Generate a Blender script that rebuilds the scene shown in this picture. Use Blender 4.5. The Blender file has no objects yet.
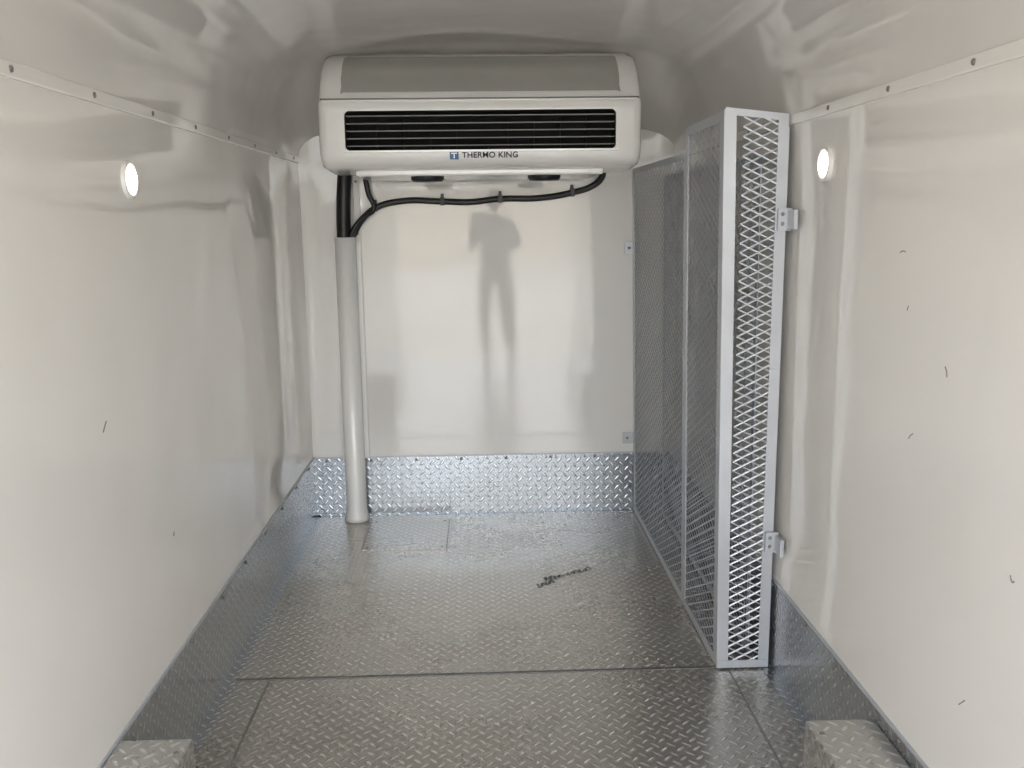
import bpy, bmesh, math, random
from mathutils import Vector, Matrix
random.seed(4)
scene = bpy.context.scene
COL = scene.collection
scene.view_settings.view_transform = 'Standard'
scene.view_settings.look = 'None'
scene.view_settings.exposure = 0.0

# ------------------------------------------------------------ dimensions (m)
H = 1.45
YB, YF = 4.40, -0.60
XL, XR = -0.84, 0.92
ZS = 1.72           # seam between side walls and roof liner
KH = 0.30           # kick plate height

# ------------------------------------------------------------ node helpers
class N:
    def __init__(s, name):
        s.m = bpy.data.materials.new(name); s.m.use_nodes = True
        s.t = s.m.node_tree; s.n = s.t.nodes; s.l = s.t.links
        s.b = s.n['Principled BSDF']
    def new(s, typ, **kw):
        nd = s.n.new(typ)
        for k, v in kw.items(): setattr(nd, k, v)
        return nd
    def link(s, a, b): s.l.new(a, b)
    def math(s, op, a, b=None, clamp=False):
        nd = s.n.new('ShaderNodeMath'); nd.operation = op; nd.use_clamp = clamp
        for i, v in enumerate((a, b)):
            if v is None: continue
            if isinstance(v, (int, float)): nd.inputs[i].default_value = v
            else: s.l.new(v, nd.inputs[i])
        return nd.outputs[0]
    def mixf(s, f, a, b):
        nd = s.n.new('ShaderNodeMix'); nd.data_type = 'FLOAT'
        for i, v in ((0, f), (2, a), (3, b)):
            if isinstance(v, (int, float)): nd.inputs[i].default_value = v
            else: s.l.new(v, nd.inputs[i])
        return nd.outputs[0]
    def mixc(s, f, a, b):
        nd = s.n.new('ShaderNodeMix'); nd.data_type = 'RGBA'
        for i, v in ((0, f), (6, a), (7, b)):
            if isinstance(v, (int, float)): nd.inputs[i].default_value = v
            elif isinstance(v, tuple): nd.inputs[i].default_value = (*v, 1)
            else: s.l.new(v, nd.inputs[i])
        return nd.outputs[2]
    def noise(s, scale, detail=3, vec=None):
        nd = s.n.new('ShaderNodeTexNoise'); nd.inputs['Scale'].default_value = scale
        nd.inputs['Detail'].default_value = detail
        if vec is not None: s.l.new(vec, nd.inputs['Vector'])
        return nd.outputs[0]
    def bump(s, h, strength, dist, normal=None):
        nd = s.n.new('ShaderNodeBump'); nd.inputs['Strength'].default_value = strength
        nd.inputs['Distance'].default_value = dist
        s.l.new(h, nd.inputs['Height'])
        if normal is not None: s.l.new(normal, nd.inputs['Normal'])
        return nd.outputs[0]

def simple(name, col, rough=0.5, metal=0.0, emit=0, coat=0, var=0.04):
    k = N(name)
    tc = k.new('ShaderNodeTexCoord')
    nz = k.noise(9, 3, tc.outputs['Object'])
    c2 = tuple(max(0, c * (1 - var * 3)) for c in col)
    k.link(k.mixc(nz, c2, tuple(min(1, c * (1 + var)) for c in col)), k.b.inputs['Base Color'])
    k.b.inputs['Roughness'].default_value = rough
    k.b.inputs['Metallic'].default_value = metal
    k.b.inputs['Coat Weight'].default_value = coat
    if emit:
        k.b.inputs['Emission Color'].default_value = (*col, 1)
        k.b.inputs['Emission Strength'].default_value = emit
    return k.m

def gloss_panel(name, col, rough=0.13, wave=0.012, scl=1.6, ior=1.6):
    k = N(name)
    tc = k.new('ShaderNodeTexCoord'); o = tc.outputs['Object']
    n1 = k.noise(scl, 2, o); n2 = k.noise(5.5, 2, o)
    dirt = k.noise(3.0, 6, o)
    f = k.math('MULTIPLY', k.math('SUBTRACT', dirt, 0.45), 1.6, True)
    k.link(k.mixc(f, col, tuple(c * s for c, s in zip(col, (0.95, 0.94, 0.915)))), k.b.inputs['Base Color'])
    k.link(k.math('ADD', k.math('MULTIPLY', dirt, 0.05), rough - 0.025), k.b.inputs['Roughness'])
    b1 = k.bump(n1, 1.0, wave)
    b2 = k.bump(n2, 1.0, wave * 0.08, b1)
    k.link(b2, k.b.inputs['Normal'])
    k.b.inputs['IOR'].default_value = ior
    return k.m

def treadplate(name, base=(0.60, 0.60, 0.59), rough=0.30, pitch=0.034, dirtamt=0.5, hik=1.5):
    k = N(name)
    uv = k.new('ShaderNodeUVMap').outputs[0]
    mp = k.new('ShaderNodeMapping'); mp.inputs['Rotation'].default_value = (0, 0, math.radians(45))
    mp.inputs['Scale'].default_value = (1 / pitch,) * 3
    k.link(uv, mp.inputs['Vector'])
    sp = k.new('ShaderNodeSeparateXYZ'); k.link(mp.outputs[0], sp.inputs[0])
    u, v = sp.outputs[0], sp.outputs[1]
    fu = k.math('SUBTRACT', k.math('FRACT', u), 0.5)
    fv = k.math('SUBTRACT', k.math('FRACT', v), 0.5)
    par = k.math('ABSOLUTE', k.math('MODULO', k.math('ADD', k.math('FLOOR', u), k.math('FLOOR', v)), 2.0))
    a = k.mixf(par, fu, fv); b = k.mixf(par, fv, fu)
    a2 = k.math('POWER', k.math('ABSOLUTE', k.math('DIVIDE', a, 0.52)), 2)
    b2 = k.math('POWER', k.math('ABSOLUTE', k.math('DIVIDE', b, 0.17)), 2)
    e = k.math('SUBTRACT', 1.0, k.math('ADD', a2, b2), True)
    hgt = k.math('POWER', e, 0.5)
    big = k.noise(1.6, 6, uv); fine = k.noise(60, 3, uv)
    d = k.math('MULTIPLY', k.math('SUBTRACT', big, 0.44), 4.0 * dirtamt, True)
    base2 = tuple(c * s for c, s in zip(base, (0.74, 0.70, 0.64)))
    c1 = k.mixc(d, base, base2)
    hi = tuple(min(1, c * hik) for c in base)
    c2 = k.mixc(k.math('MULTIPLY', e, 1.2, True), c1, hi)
    k.link(c2, k.b.inputs['Base Color'])
    r = k.math('ADD', k.math('MULTIPLY', d, 0.10), k.math('ADD', k.math('MULTIPLY', fine, 0.08), rough - 0.04))
    k.link(r, k.b.inputs['Roughness'])
    k.b.inputs['Metallic'].default_value = 0.90
    k.link(k.bump(hgt, 1.0, 0.0024), k.b.inputs['Normal'])
    return k.m

M_wall = gloss_panel('wall_gloss', (0.83, 0.80, 0.752), 0.05, .009)
M_back = gloss_panel('wall_back_gloss', (0.80, 0.79, 0.76), 0.055, 0.0025, 1.6, 1.62)
M_ceil = gloss_panel('roof_liner_gloss', (0.76, 0.73, 0.69), 0.05, 0.014, 1.8, 1.7)
M_trim = simple('trim_white', (0.80, 0.775, 0.73), 0.3)
M_pipe = simple('pipe_white', (0.92, 0.92, 0.90), 0.2, coat=0.4, var=.01)
M_unit = simple('unit_white_plastic', (0.87, 0.855, 0.82), 0.22, coat=0.5, var=0.01)
M_cover = simple('unit_cover_panel', (0.56, 0.55, 0.52), 0.07, metal=0.6, coat=1.0, var=0.02)
M_slat = simple('slat_grey', (0.30, 0.30, 0.29), 0.4)
M_black = simple('black_rubber', (0.012, 0.012, 0.013), 0.45)
M_dark = simple('dark_cavity', (0.01, 0.01, 0.01), 0.8)
M_galv = simple('galvanised_steel', (0.53, 0.55, 0.58), 0.42, 0.4, var=0.05)
M_screw = simple('screw_metal', (0.28, 0.26, 0.24), 0.4, 0.8)
M_floor = treadplate('floor_treadplate', (0.57, 0.545, 0.505), 0.25, 0.031, 0.55, 1.5)
M_plate = treadplate('access_treadplate', (0.55, 0.525, 0.485), 0.27, 0.031, 0.3, 1.45)
M_well = treadplate('wheel_well_treadplate', (0.60, 0.595, 0.58), 0.27, 0.031, 0.3, 1.45)
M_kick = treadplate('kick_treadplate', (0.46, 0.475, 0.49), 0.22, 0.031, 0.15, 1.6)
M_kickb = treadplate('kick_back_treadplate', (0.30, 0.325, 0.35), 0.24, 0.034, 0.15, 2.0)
M_seam = simple('seam_dark', (0.20, 0.195, 0.19), 0.5, 0.6)
M_lap = simple('seam_soft', (0.34, 0.33, 0.31), 0.45, 0.7)
M_mark = simple('scuff_grey', (0.25, 0.23, 0.21), 0.7)
M_pen = simple('scribble_black', (0.06, 0.06, 0.06), 0.7)
M_blue = simple('badge_blue', (0.03, 0.16, 0.30), 0.4)
M_ink = simple('lettering_ink', (0.015, 0.02, 0.05), 0.5)
M_glare = simple('glare_glow', (1.0, 0.97, 0.92), 0.3, emit=14, var=0)  # emission stands in for reflected glare on the side walls

# ------------------------------------------------------------ mesh helpers
def obj(name, verts, faces, mat, smooth=False, uvs=None, parent=None):
    me = bpy.data.meshes.new(name); me.from_pydata(verts, [], faces)
    if uvs is not None:
        ul = me.uv_layers.new(name='UVMap')
        for p in me.polygons:
            for li, vi in zip(p.loop_indices, p.vertices):
                ul.data[li].uv = uvs[vi]
    me.materials.append(mat)
    if smooth:
        for p in me.polygons: p.use_smooth = True
    me.update()
    o = bpy.data.objects.new(name, me); COL.objects.link(o)
    if parent: o.parent = parent
    return o

def empty(name, loc=(0, 0, 0)):
    e = bpy.data.objects.new(name, None); e.empty_display_size = 0.1
    COL.objects.link(e); return e

class MB:
    """mesh builder with box uvs"""
    def __init__(s): s.v = []; s.f = []; s.uv = []
    def quad(s, pts, uvs=None):
        i = len(s.v); s.v += [tuple(p) for p in pts]; s.f.append(tuple(range(i, i + len(pts))))
        s.uv += uvs if uvs else [(0, 0)] * len(pts)
    def box(s, x0, x1, y0, y1, z0, z1):
        P = lambda x, y, z: (x, y, z)
        s.quad([P(x0,y0,z0),P(x0,y1,z0),P(x1,y1,z0),P(x1,y0,z0)], [(x0,y0),(x0,y1),(x1,y1),(x1,y0)])
        s.quad([P(x0,y0,z1),P(x1,y0,z1),P(x1,y1,z1),P(x0,y1,z1)], [(x0,y0),(x1,y0),(x1,y1),(x0,y1)])
        s.quad([P(x0,y0,z0),P(x1,y0,z0),P(x1,y0,z1),P(x0,y0,z1)], [(x0,z0),(x1,z0),(x1,z1),(x0,z1)])
        s.quad([P(x1,y1,z0),P(x0,y1,z0),P(x0,y1,z1),P(x1,y1,z1)], [(x1,z0),(x0,z0),(x0,z1),(x1,z1)])
        s.quad([P(x0,y1,z0),P(x0,y0,z0),P(x0,y0,z1),P(x0,y1,z1)], [(y1,z0),(y0,z0),(y0,z1),(y1,z1)])
        s.quad([P(x1,y0,z0),P(x1,y1,z0),P(x1,y1,z1),P(x1,y0,z1)], [(y0,z0),(y1,z0),(y1,z1),(y0,z1)])
    def dome(s, c, n, r, h, seg=10):
        c = Vector(c); n = Vector(n).normalized()
        a = n.orthogonal().normalized(); b = n.cross(a)
        i = len(s.v)
        for k, (rr, hh) in enumerate(((r, 0), (r * .8, h * .7), (r * .35, h))):
            for j in range(seg):
                t = 2 * math.pi * j / seg
                s.v.append(tuple(c + a * math.cos(t) * rr + b * math.sin(t) * rr + n * hh)); s.uv.append((0, 0))
        for k in range(2):
            for j in range(seg):
                j2 = (j + 1) % seg
                s.f.append((i + k*seg + j, i + k*seg + j2, i + (k+1)*seg + j2, i + (k+1)*seg + j))
        s.f.append(tuple(i + 2*seg + j for j in range(seg)))
    def make(s, name, mat, parent=None, smooth=False):
        return obj(name, s.v, s.f, mat, smooth, s.uv, parent)

def bevel(o, w=0.003, seg=2):
    m = o.modifiers.new('Bevel', 'BEVEL'); m.width = w; m.segments = seg; m.limit_method = 'ANGLE'
    return o
def weld(o):
    bm = bmesh.new(); bm.from_mesh(o.data); bmesh.ops.remove_doubles(bm, verts=bm.verts, dist=1e-5)
    bmesh.ops.recalc_face_normals(bm, faces=bm.faces); bm.to_mesh(o.data); bm.free(); return o

def grid(name, fn, nu, nv, mat, smooth=True):
    v = [fn(i / nu, j / nv) for j in range(nv + 1) for i in range(nu + 1)]
    f = [(j*(nu+1)+i, j*(nu+1)+i+1, (j+1)*(nu+1)+i+1, (j+1)*(nu+1)+i) for j in range(nv) for i in range(nu)]
    return obj(name, v, f, mat, smooth)

def tube(name, pts, r, mat, parent=None, res=8, cyclic=False):
    cu = bpy.data.curves.new(name, 'CURVE'); cu.dimensions = '3D'
    cu.bevel_depth = r; cu.bevel_resolution = 4; cu.resolution_u = res; cu.use_fill_caps = True
    sp = cu.splines.new('BEZIER'); sp.bezier_points.add(len(pts) - 1)
    for bp, p in zip(sp.bezier_points, pts):
        bp.co = p; bp.handle_left_type = bp.handle_right_type = 'AUTO'
    cu.materials.append(mat)
    o = bpy.data.objects.new(name, cu); COL.objects.link(o)
    if parent: o.parent = parent
    return o
def sst(a, b, x):
    t = min(1, max(0, (x - a) / (b - a))); return t * t * (3 - 2 * t)

# ------------------------------------------------------------ room shell
def left_x(y, z):
    fz = sst(0.32, 0.55, z) * (1 - sst(1.5, 1.70, z) * 0.8)
    edge = 3.28 + 0.10 * math.sin(z * 2.3)
    b = 0.016 * (sst(edge - .12, edge + .10, y) - sst(3.72, 3.95, y)) - 0.012 * math.exp(-((y - 4.12) / .1) ** 2)
    b += 0.003 * math.sin(y * 2.9 + z * 1.4)
    return XL + b * fz
def right_x(y, z):
    fz = sst(0.32, 0.5, z) * (1 - sst(1.5, 1.70, z) * 0.8)
    b = 0.010 * sst(2.35, 2.6, y) + 0.003 * math.sin(y * 3.1 + z * 1.7)
    return XR + b * fz
grid('wall_left', lambda u, v: (left_x(YF + u*(YB-YF), v*1.76), YF + u*(YB-YF), v*1.76), 160, 50, M_wall)
grid('wall_right', lambda u, v: (right_x(YF + u*(YB-YF), v*1.76), YF + u*(YB-YF), v*1.76), 160, 50, M_wall)
grid('wall_back', lambda u, v: (-0.90 + u*1.88, YB, v*2.12), 40, 40, M_back)
m = MB(); m.quad([(XL, YF, 0), (XR, YF, 0), (XR, YB, 0), (XL, YB, 0)], [(XL, YF), (XR, YF), (XR, YB), (XL, YB)])
m.make('floor', M_floor)

PROF = [(-1, ZS - .0), (-.995, 1.79), (-.985, 1.87), (-.955, 1.955), (-.91, 2.02), (-.84, 2.07), (-.73, 2.105), (-.5, 2.128), (-.25, 2.138), (0, 2.14)]
PROF = PROF + [(-x, z) for x, z in PROF[-2::-1]]
CX, HW = (XL + XR) / 2, (XR - XL) / 2
def ceil_pt(u, v):
    t = u * (len(PROF) - 1); i = min(int(t), len(PROF) - 2); f = t - i
    x = PROF[i][0] * (1-f) + PROF[i+1][0] * f
    z = PROF[i][1] * (1-f) + PROF[i+1][1] * f
    y = YF + v * (YB - YF)
    s = 1 - 0.66 * sst(3.88, 4.42, y)
    return (CX + x * HW, y, ZS + (z - ZS) * s + 0.004 * math.sin(x * 5 + y * 2.2) * (1 - abs(x)))
grid('ceiling', ceil_pt, 76, 120, M_ceil)

# trims at the roof seam, with screws
for nm, X, sgn in (('trim_1', XL, 1), ('trim_2', XR, -1)):
    m = MB()
    x0, x1 = sorted((X - sgn * .004, X + sgn * 0.009))
    m.box(x0, x1, YF, YB - .002, ZS - 0.015, ZS + 0.015)
    o = bevel(weld(m.make(nm, M_wall)), 0.004, 3)
    s = MB(); y = 1.02
    while y < 4.3:
        s.dome((X + sgn * 0.009, y, ZS), (sgn, 0, 0), 0.007, 0.004); y += 0.36
    s.make('screws', M_screw, o, True)
m = MB(); m.box(-0.592, -0.562, YB - .010, YB - .001, KH, 1.70)
bevel(weld(m.make('trim_3', M_trim)), .003)
s = MB()
for i in range(6): s.dome((-0.577, YB - .010, .42 + i * .24), (0, -1, 0), .006, .004)
s.make('screws', M_screw, bpy.data.objects['trim_3'], True)

# kick plates
def kick(name, a, b, n, L, ret, mat):
    a = Vector(a); b = Vector(b); n = Vector(n)
    d = (b - a); ln = d.length; d.normalize(); t = 0.004
    m = MB(); up = Vector((0, 0, 1))
    p = a + n * t; q = b + n * t
    m.quad([p, q, q + up * KH, p + up * KH], [(0, 0), (ln, 0), (ln, KH), (0, KH)])
    m.quad([p + up*KH, q + up*KH, b + up*KH, a + up*KH], [(0, 0), (ln, 0), (ln, t), (0, t)])
    f = 0.0025
    m.quad([p + up*f, p + up*f + n*ret, q + up*f + n*ret, q + up*f], [(0, 0), (0, ret), (ln, ret), (ln, 0)])
    m.quad([p + n*ret, q + n*ret, q + up*f + n*ret, p + up*f + n*ret], [(0, 0), (ln, 0), (ln, f), (0, f)])
    o = m.make(name, mat)
    e = MB(); c = [p + up*(KH-.006), q + up*(KH-.006), q + up*(KH+.002), p + up*(KH+.002)]
    e.quad([v + n*.0015 for v in c]); e.quad([c[3] + n*.0015, c[2] + n*.0015, b + up*(KH+.002), a + up*(KH+.002)])
    e.make('top_edge', M_galv, o)
    s = MB(); x = 0.06
    while x < ln:
        s.dome(p + d * x + up * (KH - .018), n, .008, .004)
        x += L
    s.make('rivets', M_screw, o, True)
    return o
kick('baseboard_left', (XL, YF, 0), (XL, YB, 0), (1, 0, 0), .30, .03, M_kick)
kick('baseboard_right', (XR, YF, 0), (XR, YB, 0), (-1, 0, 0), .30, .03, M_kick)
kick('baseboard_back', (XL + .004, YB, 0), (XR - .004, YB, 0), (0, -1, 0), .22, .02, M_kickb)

m = MB(); m.box(XL + .03, XR - .03, 2.752, 2.764, 0, .0022); m.make('trim_4', M_seam)
m = MB(); m.box(-.705, -.698, YF, 2.752, 0, .0018); m.make('trim_5', M_lap)
m = MB(); m.box(.772, .779, YF, 2.74, 0, .0018); m.make('trim_6', M_lap)
ap = empty('floor_access_plate')
m = MB(); m.box(-.55, -.18, 3.90, 4.31, 0, .004); weld(m.make('plate', M_plate, ap))
m = MB(); m.box(-.555, -.175, 3.895, 4.315, 0, .0015); m.make('gasket', M_lap, ap)
s = MB()
for x in (-.53, -.2):
    for y in (3.93, 4.28): s.dome((x, y, .004), (0, 0, 1), .007, .003)
s.make('screws', M_screw, ap, True)

# wheel wells
for X, sgn, w, top, yend in ((XL, 1, .17, .298, 1.93), (XR, -1, .17, .262, 1.99)):
    e = empty('wheel_well_box')
    x0, x1 = sorted((X + sgn * .005, X + sgn * w))
    m = MB(); m.box(x0, x1, 0.75, yend, 0.003, top)
    bevel(weld(m.make('cover', M_well, e)), .006, 2)
    s = MB()
    for k in range(5): s.dome((X + sgn * (w - .02), yend - .06 - k * .24, top), (0, 0, 1), .007, .003)
    s.make('rivets', M_screw, e, True)

# ------------------------------------------------------------ wall glare spots, built as glowing discs
for X, sgn, y, z in ((XL, 1, 2.275, 1.548), (XR, -1, 2.475, 1.578)):
    e = empty('wall_glare_spot')  # added glowing disc imitates a glare reflection; no fixture here
    def ring(prof, name, mat):
        V = []; F = []; seg = 32
        for r, h in prof:
            for j in range(seg):
                t = 2*math.pi*j/seg
                V.append((X + sgn*h, y + r*math.cos(t), z + r*math.sin(t)))
        for k in range(len(prof)-1):
            for j in range(seg):
                j2=(j+1)%seg; F.append((k*seg+j, k*seg+j2, (k+1)*seg+j2, (k+1)*seg+j))
        F.append(tuple((len(prof)-1)*seg + j for j in range(seg)))
        obj(name, V, F, mat, True, parent=e)
    ring([(.046, -.004), (.046, .008), (.043, .011), (.036, .011), (.036, .007)], 'glare_rim', M_trim)
    ring([(.036, .007), (.031, .012), (.020, .015), (.007, .016)], 'lens', M_glare)

# ------------------------------------------------------------ refrigeration unit
U = empty('ceiling_refrigeration_unit')
UX0, UX1 = -0.62, 0.635
GX0, GX1, GZ0, GZ1 = -0.515, 0.53, 1.708, 1.855
prof = [(3.80, 1.638), (3.735, 1.642), (3.70, 1.655), (3.682, 1.68), (3.675, 1.708)]
prof_up = [(3.668, 1.855), (3.67, 1.880), (3.682, 1.898), (3.70, 1.903), (3.703, 1.912), (3.722, 1.955), (3.77, 2.02), (3.84, 2.075), (3.93, 2.105)]
prof_back = [(4.05, 2.06), (4.22, 1.95), (4.37, 1.845), (4.37, 1.67), (4.30, 1.655), (3.95, 1.628)]
full = prof + prof_up + prof_back
cY, cZ = 4.02, 1.85
st = [(UX0, .90), (UX0 + .006, .955), (UX0 + .018, .985), (UX0 + .04, 1.0), (GX0, 1.0), (GX1, 1.0), (UX1 - .04, 1.0), (UX1 - .018, .985), (UX1 - .006, .955), (UX1, .90)]
V = []; F = []
n = len(full)
for x, s in st:
    for (yy, zz) in full: V.append((x, cY + (yy - cY) * s, cZ + (zz - cZ) * s))
ig = len(prof) - 1
for a in range(len(st) - 1):
    for i in range(n):
        if a == 4 and i == ig: continue
        i2 = (i + 1) % n
        F.append((a*n+i, a*n+i2, (a+1)*n+i2, (a+1)*n+i))
F.append(tuple(range(n))); F.append(tuple((len(st)-1)*n + i for i in reversed(range(n))))
body = obj('housing', V, F, M_unit, True, parent=U)
weld(body)
es = body.modifiers.new('es', 'EDGE_SPLIT'); es.split_angle = math.radians(38)
m = MB()
a, b = 3.672, 3.80
m.quad([(GX0, a, GZ0), (GX1, a, GZ0), (GX1, b, GZ0 + .01), (GX0, b, GZ0 + .01)])
m.quad([(GX0, a, GZ1), (GX1, a, GZ1), (GX1, b, GZ1 - .01), (GX0, b, GZ1 - .01)])
m.quad([(GX0, a, GZ0), (GX0, a, GZ1), (GX0, b, GZ1 - .01), (GX0, b, GZ0 + .01)])
m.quad([(GX1, a, GZ0), (GX1, a, GZ1), (GX1, b, GZ1 - .01), (GX1, b, GZ0 + .01)])
m.quad([(GX0, b, GZ0), (GX1, b, GZ0), (GX1, b, GZ1), (GX0, b, GZ1)])
m.make('air_outlet_recess', M_dark, U)
m = MB()
for i in range(5):
    z = GZ0 + .016 + i * .0280
    pts = [(3.682, z), (3.680, z + .0035), (3.725, z + .006), (3.727, z + .003)]
    k = len(m.v)
    for x in (GX0 + .004, GX1 - .004):
        for p in pts: m.v.append((x, p[0], p[1])); m.uv.append((0, 0))
    for j in range(4): m.f.append((k+j, k+(j+1)%4, k+4+(j+1)%4, k+4+j))
    m.f.append((k, k+1, k+2, k+3)); m.f.append((k+4, k+7, k+6, k+5))
m.make('louvre_slats', M_slat, U)
m = MB()
for i in range(9):
    x = GX0 + .11 + i * .104
    m.box(x, x + .003, 3.765, 3.795, GZ0, GZ1)
m.make('louvre_fins', M_dark, U)
def frame_pts(x0, x1, z0, z1, w, y0, y1):
    m = MB()
    m.box(x0 - w, x1 + w, y0, y1, z1, z1 + w); m.box(x0 - w, x1 + w, y0, y1, z0 - w, z0)
    m.box(x0 - w, x0, y0, y1, z0, z1); m.box(x1, x1 + w, y0, y1, z0, z1); return m
bevel(frame_pts(GX0, GX1, GZ0, GZ1, .008, 3.662, 3.69).make('outlet_bezel', M_unit, U), .002)
m = MB()   # rounded corner fillets of the opening
for cx_, sx in ((GX0, 1), (GX1, -1)):
    for cz_, sz in ((GZ0, 1), (GZ1, -1)):
        r = .018; pts = [(cx_, 3.668, cz_)]
        for q in range(7):
            t = math.pi/2 * q/6
            pts.append((cx_ + sx*(r - r*math.sin(t)), 3.668, cz_ + sz*(r - r*math.cos(t))))
        m.quad(pts)
m.make('outlet_corners', M_unit, U)
m = MB(); m.box(UX0 + .02, UX1 - .02, 3.664, 3.70, 1.890, 1.897); bevel(weld(m.make('top_lip', M_unit, U)), .003)
m = MB(); m.box(UX0 + .012, UX1 - .012, 3.690, 3.72, 1.899, 1.905); m.make('shadow_gap', M_seam, U)
PP = [(3.708, 1.925), (3.724, 1.957), (3.747, 1.99), (3.771, 2.021), (3.805, 2.048), (3.842, 2.076)]
V = []; F = []
NX = 40; npp = len(PP)
for i in range(NX + 1):
    x = -0.545 + 1.11 * i / NX
    e = min(i, NX - i)
    for (yy, zz) in PP: V.append((x, yy - (.005 if e else -.005), zz + (.004 if e else -.004)))
for i in range(NX):
    for j in range(npp - 1): F.append((i*npp+j, i*npp+j+1, (i+1)*npp+j+1, (i+1)*npp+j))
obj('upper_cover_panel', V, F, M_cover, True, parent=U)
for x in (-.215, .265):
    V = []; F = []; seg = 28
    pr = [(.068, 1.645), (.068, 1.606), (.060, 1.596), (.020, 1.594)]
    for r, z in pr:
        for j in range(seg):
            t = 2*math.pi*j/seg; V.append((x + r*math.cos(t), 3.88 + r*math.sin(t), z))
    for k in range(3):
        for j in range(seg):
            j2=(j+1)%seg; F.append((k*seg+j, k*seg+j2, (k+1)*seg+j2, (k+1)*seg+j))
    F.append(tuple(3*seg+j for j in range(seg)))
    obj('fan_housing', V, F, M_black, True, parent=U)
m = MB(); m.box(-.50, .50, 3.80, 4.28, 1.616, 1.645); bevel(weld(m.make('belly_pan', M_unit, U)), .01, 3)
def text(name, body, size, loc, mat, parent, rot=(math.pi/2, 0, 0), ext=.0006):
    cu = bpy.data.curves.new(name, 'FONT'); cu.body = body; cu.size = size; cu.extrude = ext
    cu.offset = 0.0004; cu.space_character = 1.04; cu.align_x = 'LEFT'; cu.align_y = 'CENTER'; cu.materials.append(mat)
    o = bpy.data.objects.new(name, cu); COL.objects.link(o); o.location = loc; o.rotation_euler = rot; o.parent = parent
    return o
text('lettering', 'THERMO KING', .0315, (-.068, 3.6745, 1.687), M_ink, U, (math.radians(80), 0, 0))
m = MB(); m.box(-.115, -.081, 3.6735, 3.682, 1.672, 1.702); m.make('badge', M_blue, U)
m = MB()
m.box(-.109, -.087, 3.6725, 3.675, 1.693, 1.697); m.box(-.100, -.096, 3.6725, 3.675, 1.676, 1.697); m.make('badge_mark', M_unit, U)

# ------------------------------------------------------------ pipe cover + hoses
P = empty('conduit_pipe')
px, py = -.628, 4.335
def lathe(name, pr, mat, cx, cy, par, seg=32):
    V = []; F = []
    for r, z in pr:
        for j in range(seg):
            t = 2*math.pi*j/seg; V.append((cx + r*math.cos(t), cy + r*math.sin(t), z))
    for k in range(len(pr)-1):
        for j in range(seg):
            j2=(j+1)%seg; F.append((k*seg+j, k*seg+j2, (k+1)*seg+j2, (k+1)*seg+j))
    return obj(name, V, F, mat, True, parent=par)
lathe('tube', [(.043, .9), (.043, 1.366), (.049, 1.366), (.049, .10), (.050, .06), (.056, .025), (.062, 0.003), (.03, .003)], M_pipe, px, py, P)
m = MB(); m.box(px - .062, px + .062, YB - .016, YB - .011, .30, 1.34); weld(m.make('mounting_flange', M_pipe, P))
Hh = empty('refrigerant_hoses')
tube('suction_hose', [(px - .008, py, 1.1), (px - .006, py, 1.37), (px - .002, py, 1.50), (px + .010, py, 1.66)], .033, M_black, Hh)
tube('liquid_hose', [(px + .024, py - .012, 1.2), (px + .028, py - .012, 1.37), (px + .085, py, 1.455), (px + .135, py + .02, 1.495), (px + .115, py + .01, 1.56), (px + .10, py, 1.66)], .012, M_black, Hh)
cab = [(px + .03, py + .01, 1.36), (px + .075, py + .02, 1.44), (px + .14, 4.37, 1.497), (-.36, 4.375, 1.528), (-.177, 4.375, 1.524), (-.05, 4.375, 1.520), (.093, 4.375, 1.533), (.28, 4.375, 1.535), (.43, 4.375, 1.558), (.53, 4.37, 1.590), (.565, 4.35, 1.625), (.57, 4.33, 1.68)]
tube('drain_hose', cab, .0145, M_black, Hh)
m = MB()
for x, z in ((-.49, 1.50), (-.177, 1.524), (.093, 1.533), (.43, 1.558)):
    m.box(x - .009, x + .009, 4.358, 4.396, z - .018, z + .021); m.box(x - .007, x + .007, 4.388, 4.397, z + .016, z + .036)
bevel(m.make('hose_clips', M_black, Hh), .003)

# ------------------------------------------------------------ expanded-metal partition
W = empty('wire_mesh_partition')
def expanded(name, org, du, dv, w, h, L=.045, S=.024, sw=.0042, th=.0025):
    org = Vector(org); du = Vector(du).normalized(); dv = Vector(dv).normalized(); nn = du.cross(dv)
    V = []; F = []
    rows = int(h / (S/2)); cols = int(w / (L/2))
    def strand(a, b):
        A = org + du*a[0] + dv*a[1]; B = org + du*b[0] + dv*b[1]
        d = (B - A).normalized(); s = d.cross(nn) * (sw / 2)
        tw = nn * (th * 1.3)
        i = len(V)
        for p in (A, B):
            V.extend([tuple(p + s + tw), tuple(p - s + tw*.2), tuple(p - s - tw), tuple(p + s - tw*.2)])
        F.extend([(i, i+1, i+5, i+4), (i+1, i+2, i+6, i+5), (i+2, i+3, i+7, i+6), (i+3, i, i+4, i+7)])
    for j in range(rows):
        for i in range(cols + 1):
            if (i + j) % 2: continue
            a = (i * L/2, j * S/2)
            for di in (-1, 1):
                b = ((i+di) * L/2, (j+1) * S/2)
                if b[0] < -1e-6 or b[0] > w + 1e-6: continue
                strand(a, b)
    return obj(name, V, F, M_galv, parent=W)
PX = .742
LN = .026
def pxz(z): return PX - LN * z / 1.75
up = Vector((-LN, 0, 1.75)).normalized()
Yn, Ym, Yf = 2.745, 3.25, 4.385
expanded('mesh_far', (PX, Ym, .02), (0, 1, 0), up, Yf - Ym - .01, 1.64, L=.064, S=.031, sw=.005, th=.0016)
expanded('mesh_near', (PX, Yn + .01, .02), (0, 1, 0), up, Ym - Yn - .01, 1.72, L=.064, S=.031, sw=.005, th=.0016)
expanded('mesh_inner_leaf', (PX + .115, Yn + .06, .03), (0, 1, 0), up, 1.45, 1.60, L=.064, S=.031, sw=.005, th=.0016)
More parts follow.
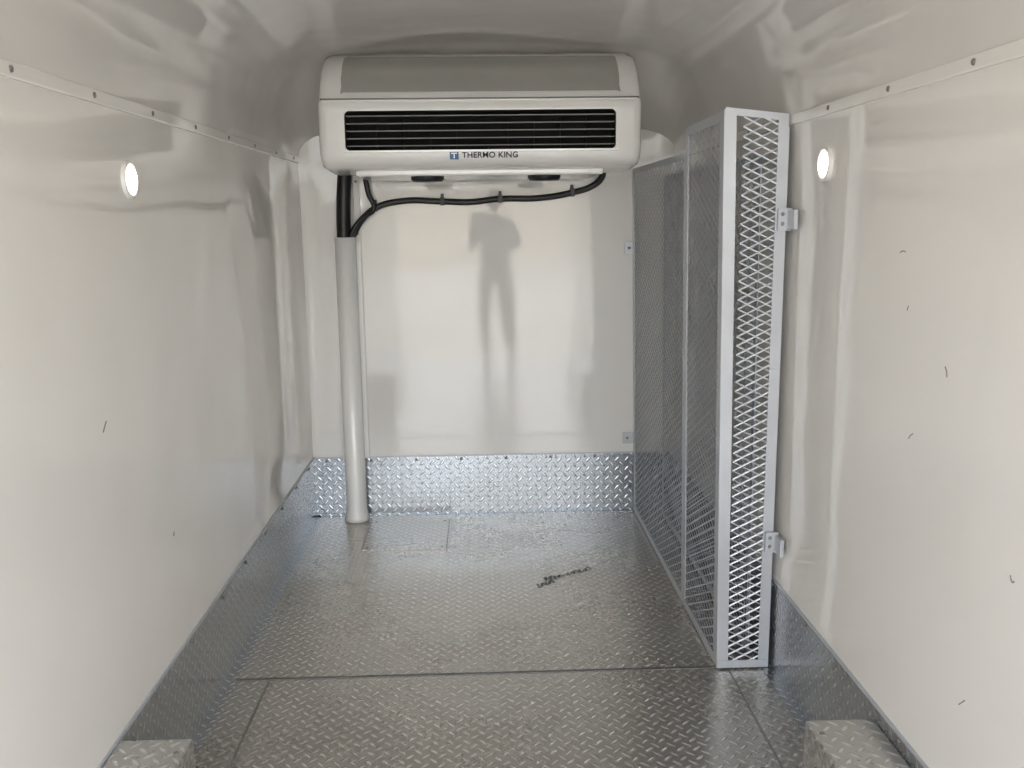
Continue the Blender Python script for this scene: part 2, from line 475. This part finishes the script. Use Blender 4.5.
expanded('mesh_end', (PX + .028, Yn, .02), (1, 0, 0), (0, 0, 1), .112, 1.71, L=.056, S=.028, sw=.0042, th=.0016)
m = MB()
def addbar(p, q, wu, wd):
    p = Vector(p); q = Vector(q); wu = Vector(wu); wd = Vector(wd)
    c = [p, p + wu, p + wu + wd, p + wd, q, q + wu, q + wu + wd, q + wd]; i = len(m.v)
    m.v += [tuple(x) for x in c]; m.uv += [(0, 0)] * 8
    m.f += [(i, i+1, i+2, i+3), (i+7, i+6, i+5, i+4)] + [(i+k, i+4+k, i+4+(k+1) % 4, i+(k+1) % 4) for k in range(4)]
T = .003
addbar((PX - .004, Yn - T, .005), (pxz(1.75) - .004, Yn - T, 1.75), (.036, 0, 0), (0, T, 0))
addbar((PX + .130, Yn - T, .005), (PX + .130, Yn - T, 1.735), (.030, 0, 0), (0, T, 0))
addbar((PX + .160, Yn - T, .005), (PX + .160, Yn - T, 1.70), (0, .10, 0), (T, 0, 0))
addbar((pxz(1.75) + .0, Yn - T - .002, 1.735), (PX + .160, Yn - T - .002, 1.715), (0, 0, .02), (0, .0018, 0))
addbar((PX - .002, Yn - T - .002, .006), (PX + .158, Yn - T - .002, .006), (0, 0, .025), (0, .0018, 0))
def side(y0, z0, y1, z1, w, vert, off=0):
    a = (pxz(z0) - .004 - off, y0, z0); b = (pxz(z1) - .004 - off, y1, z1)
    addbar(a, b, (0, w, 0) if vert else (0, 0, w), (T + .002, 0, 0))
side(Yn, .006, Yn, 1.749, .045, True, .0005)
side(Ym - .028, .006, Ym - .028, 1.74, .028, True)
side(Ym + .004, .006, Ym + .004, 1.66, .028, True)
side(Yf - .03, .006, Yf - .03, 1.66, .03, True)
side(Yn + .045, .005, Ym - .028, .005, .03, False, .001)
side(Yn + .045, 1.715, Ym - .028, 1.715, .03, False, .001)
side(Ym + .032, .005, Yf - .03, .005, .03, False, .001)
side(Ym + .032, 1.64, Yf - .03, 1.64, .022, False, .001)
addbar((PX + .115, Yn + .06, .02), (PX + .10, Yn + .06, 1.62), (0, .03, 0), (T, 0, 0))
addbar((PX + .115, Yn + 1.50, .02), (PX + .10, Yn + 1.50, 1.62), (0, .03, 0), (T, 0, 0))
addbar((PX + .10, Yn + .06, 1.60), (PX + .10, Yn + 1.52, 1.60), (0, 0, .025), (T, 0, 0))
addbar((PX + .115, Yn + .06, .02), (PX + .115, Yn + 1.52, .02), (0, 0, .025), (T, 0, 0))
addbar((PX + .108, 3.45, .75), (PX + .095, 4.20, 1.60), (0, .03, 0), (T, 0, 0))
m.make('angle_frame', M_galv, W)
m = MB()
for z in (1.40, .40):
    m.box(PX + .135, XR - .003, Yn - .018, Yn - .006, z, z + .065)
    m.box(XR - .016, XR - .004, Yn - .075, Yn - .006, z + .005, z + .060)
for z in (1.270, .345):
    m.box(PX - .062, PX - .004, YB - .016, YB - .006, z, z + .055)
bevel(m.make('wall_brackets', M_galv, W), .002)
m = MB()
for z in (1.40, .40):
    for dz in (.02, .048): m.dome((PX + .148, Yn - .018, z + dz), (0, -1, 0), .006, .004)
for z in (1.270, .345): m.dome((PX - .04, YB - .016, z + .028), (0, -1, 0), .007, .004)
m.make('bolts', M_screw, W, True)

# ------------------------------------------------------------ marks and scuffs
S = empty('scuff_marks')
def wallmark(pts, left, w=.0012):
    f = left_x if left else right_x
    tube('scuff', [(f(y, z) + (.0004 if left else -.0004), y, z) for y, z in pts], w, M_mark, S, 4)
wallmark([(2.00, .995), (2.012, 1.008), (2.02, 1.015)], True, .0015)
wallmark([(1.55, 1.30), (1.56, 1.302)], True, .0025)
wallmark([(2.38, .62), (2.385, .63)], True, .0018)
wallmark([(1.99, 1.365), (2.005, 1.366), (2.015, 1.362)], False)
wallmark([(1.96, 1.25), (1.965, 1.24)], False)
wallmark([(1.785, 1.145), (1.778, 1.137), (1.775, 1.125)], False, .0013)
wallmark([(1.92, .965), (1.91, .975), (1.90, .98)], False, .0010)
wallmark([(1.50, .82), (1.492, .81), (1.487, .814)], False, .0015)
wallmark([(1.63, .50), (1.61, .52)], False, .0012)
rr = random.Random(11)
for (x0, x1, y0, y1) in ((.20, .265, 3.46, 3.50), (.235, .31, 3.53, 3.56), (.325, .43, 3.57, 3.63)):
    n_ = 12; sc = []
    for i in range(n_ + 1):
        t = i / n_
        sc.append((x0 + (x1-x0)*t + .006*math.cos(i*2.1), y0 + (y1-y0)*t + (.018 if i % 2 else -.018) * rr.uniform(.3, 1.0), .0026))
    tube('floor_scribble', sc, .0014, M_pen, S, 4)

# ------------------------------------------------------------ outside (seen only in reflections)
k = N('yard_concrete'); tc = k.new('ShaderNodeTexCoord')
k.link(k.mixc(k.noise(.35, 5, tc.outputs['Object']), (.30, .26, .20), (.62, .56, .47)), k.b.inputs['Base Color'])
k.b.inputs['Roughness'].default_value = .9
obj('ground', [(-60, -90, -.6), (60, -90, -.6), (60, 30, -.6), (-60, 30, -.6)], [(0, 1, 2, 3)], k.m)
M_bld = simple('warehouse_cladding', (.42, .38, .32), .8); M_glass = simple('warehouse_door_panel', (.24, .22, .20), .5)
B = empty('warehouse_building')
m = MB(); m.box(-26, 24, -46, -34, -.6, 2.6); m.box(-26.4, 24.4, -46.4, -33.6, 2.6, 2.9); m.make('hall', M_bld, B)
m = MB()
for x in (-20, -14, -8, 4, 10, 16): m.box(x, x + 2.2, -34.1, -33.95, -.6, 1.9)
m.make('dock_doors', M_glass, B)

# ------------------------------------------------------------ photographer (behind the camera)
PH = empty('photographer')
M_shirt = simple('shirt_tan', (.30, .28, .25), .9); M_jean = simple('trousers_khaki', (.24, .23, .21), .9)
M_skin = simple('skin', (.50, .32, .24), .5); M_hair = simple('hair_dark', (.05, .035, .025), .8); M_shoe = simple('shoe', (.08, .08, .08), .6)
def skin(name, pts, edges, radii, mat, root=0, sub=2):
    me = bpy.data.meshes.new(name); me.from_pydata(pts, edges, []); me.materials.append(mat)
    o = bpy.data.objects.new(name, me); COL.objects.link(o); o.parent = PH
    sm = o.modifiers.new('Skin', 'SKIN'); sm.use_smooth_shade = True
    for i, r in enumerate(radii):
        r = r if isinstance(r, tuple) else (r, r)
        me.skin_vertices[0].data[i].radius = r
    me.skin_vertices[0].data[root].use_root = True
    sb = o.modifiers.new('Sub', 'SUBSURF'); sb.levels = sub; sb.render_levels = sub
    return o
bx, by = .15, -.36
skin('torso_and_arms', [(bx, by, .92), (bx, by, 1.08), (bx, by, 1.25), (bx, by, 1.38), (bx, by, 1.46),
      (bx-.17, by, 1.37), (bx-.24, by+.06, 1.13), (-.075, -.13, 1.33), (bx+.17, by, 1.37), (bx+.22, by+.06, 1.13), (.075, -.13, 1.33)],
     [(0,1),(1,2),(2,3),(3,4),(3,5),(5,6),(6,7),(3,8),(8,9),(9,10)],
     [(.16,.11),(.145,.10),(.165,.11),(.12,.09),.055,.062,.046,.034,.062,.046,.034], M_shirt)
skin('legs', [(bx, by, .95), (bx-.09, by, .88), (bx-.11, by+.01, .50), (bx-.12, by-.02, .09), (bx+.09, by, .88), (bx+.11, by+.01, .50), (bx+.12, by-.02, .09)],
     [(0,1),(1,2),(2,3),(0,4),(4,5),(5,6)], [(.15,.11),.095,.065,.048,.095,.065,.048], M_jean)
for s in (-1, 1):
    skin('shoe', [(bx+s*.12, by-.05, .05), (bx+s*.125, by+.05, .045), (bx+s*.135, by+.15, .04)], [(0,1),(1,2)], [.045,.046,.036], M_shoe)
    hx = s * .082
    skin('palm', [(s*.078, -.13, 1.34), (hx, -.10, 1.385), (hx, -.075, 1.425)], [(0,1),(1,2)], [.026,.030,.026], M_skin)
    for fi, (dz, ln) in enumerate(((.045, .9), (.028, 1.0), (.010, .95), (-.008, .75))):
        z0 = 1.425 + dz
        skin('finger_%d' % (fi+1), [(hx+s*.012, -.085, z0-.01), (hx+s*.016, -.055, z0), (hx+s*.006, -.028, z0+.002), (hx-s*.02*ln, -.024, z0+.003)],
             [(0,1),(1,2),(2,3)], [.010,.009,.0085,.007], M_skin, sub=1)
    skin('thumb', [(hx-s*.005, -.10, 1.40), (hx-s*.025, -.082, 1.425), (hx-s*.04, -.066, 1.445)], [(0,1),(1,2)], [.013,.011,.009], M_skin, sub=1)
def ell(name, c, r, mat, fn=None):
    bm = bmesh.new(); bmesh.ops.create_uvsphere(bm, u_segments=32, v_segments=24, radius=1)
    for v in bm.verts:
        if fn: fn(v)
        v.co = Vector((c[0]+v.co.x*r[0], c[1]+v.co.y*r[1], c[2]+v.co.z*r[2]))
    me = bpy.data.meshes.new(name); bm.to_mesh(me); bm.free(); me.materials.append(mat)
    for p in me.polygons: p.use_smooth = True
    o = bpy.data.objects.new(name, me); COL.objects.link(o); o.parent = PH; return o
hc = (bx, by+.02, 1.58)
def headf(v):
    x, y, z = v.co
    if z < 0: v.co.x *= 1 + .28*z; 
    if y > .6 and abs(x) < .2 and -.25 < z < .15: v.co.y += .16*(1-abs(x)/.2)*(1-abs(z+.08)/.3)
    if y > .7 and .05 < z < .3 and .2 < abs(x) < .5: v.co.y -= .06
ell('head', hc, (.077, .096, .118), M_skin, headf)
ell('hair', (hc[0], hc[1]-.014, hc[2]+.022), (.083, .096, .108), M_hair)
for s in (-1, 1):
    ell('ear', (hc[0]+s*.079, hc[1], hc[2]), (.010, .018, .030), M_skin)
    ell('eye', (hc[0]+s*.030, hc[1]+.085, hc[2]+.010), (.011, .008, .008), M_dark)
ell('mouth', (hc[0], hc[1]+.088, hc[2]-.058), (.024, .008, .006), simple('lips', (.35, .12, .10), .5))
phn = empty('smartphone')
m = MB(); m.box(-.076, .076, -.062, -.052, 1.412, 1.488)
bevel(weld(m.make('case', M_black, phn)), .003, 3)

# ------------------------------------------------------------ light
w = bpy.data.worlds.new('World'); scene.world = w; w.use_nodes = True
nt = w.node_tree; bg = nt.nodes['Background']
tc = nt.nodes.new('ShaderNodeTexCoord'); sp = nt.nodes.new('ShaderNodeSeparateXYZ'); nt.links.new(tc.outputs['Generated'], sp.inputs[0])
cr = nt.nodes.new('ShaderNodeValToRGB'); nt.links.new(sp.outputs[2], cr.inputs[0])
cr.color_ramp.elements[0].color = (1, .975, .94, 1); cr.color_ramp.elements[1].color = (.55, .70, .95, 1)
cr.color_ramp.elements[1].position = .8
nt.links.new(cr.outputs[0], bg.inputs[0]); bg.inputs[1].default_value = 9.0
sl = bpy.data.lights.new('sun', 'SUN'); sl.energy = 20.0; sl.angle = .01; sl.color = (1, .94, .85)
so = bpy.data.objects.new('sun', sl); COL.objects.link(so); so.rotation_euler = (math.radians(-48), 0, math.radians(25))
so.location = (0, 8, 8)
# sampling portal in the open rear doorway (emits nothing itself)
pl = bpy.data.lights.new('doorway_portal', 'AREA'); pl.shape = 'RECTANGLE'; pl.size = 1.76; pl.size_y = 2.16
pl.cycles.is_portal = True
po = bpy.data.objects.new('doorway_portal', pl); COL.objects.link(po)
po.location = (CX, YF - .01, 1.07); po.rotation_euler = (math.radians(90), 0, 0)

# ------------------------------------------------------------ camera
cd = bpy.data.cameras.new('camera'); cd.lens = 920 / 1024 * 36; cd.sensor_width = 36; cd.clip_start = .02
cam = bpy.data.objects.new('camera', cd); COL.objects.link(cam)
R = Matrix.Rotation(math.radians(-1.8), 4, 'Z') @ Matrix.Rotation(math.radians(90 - 10.3), 4, 'X') @ Matrix.Rotation(math.radians(-.7), 4, 'Z')
cam.matrix_world = Matrix.Translation((0, 0, H)) @ R
scene.camera = cam
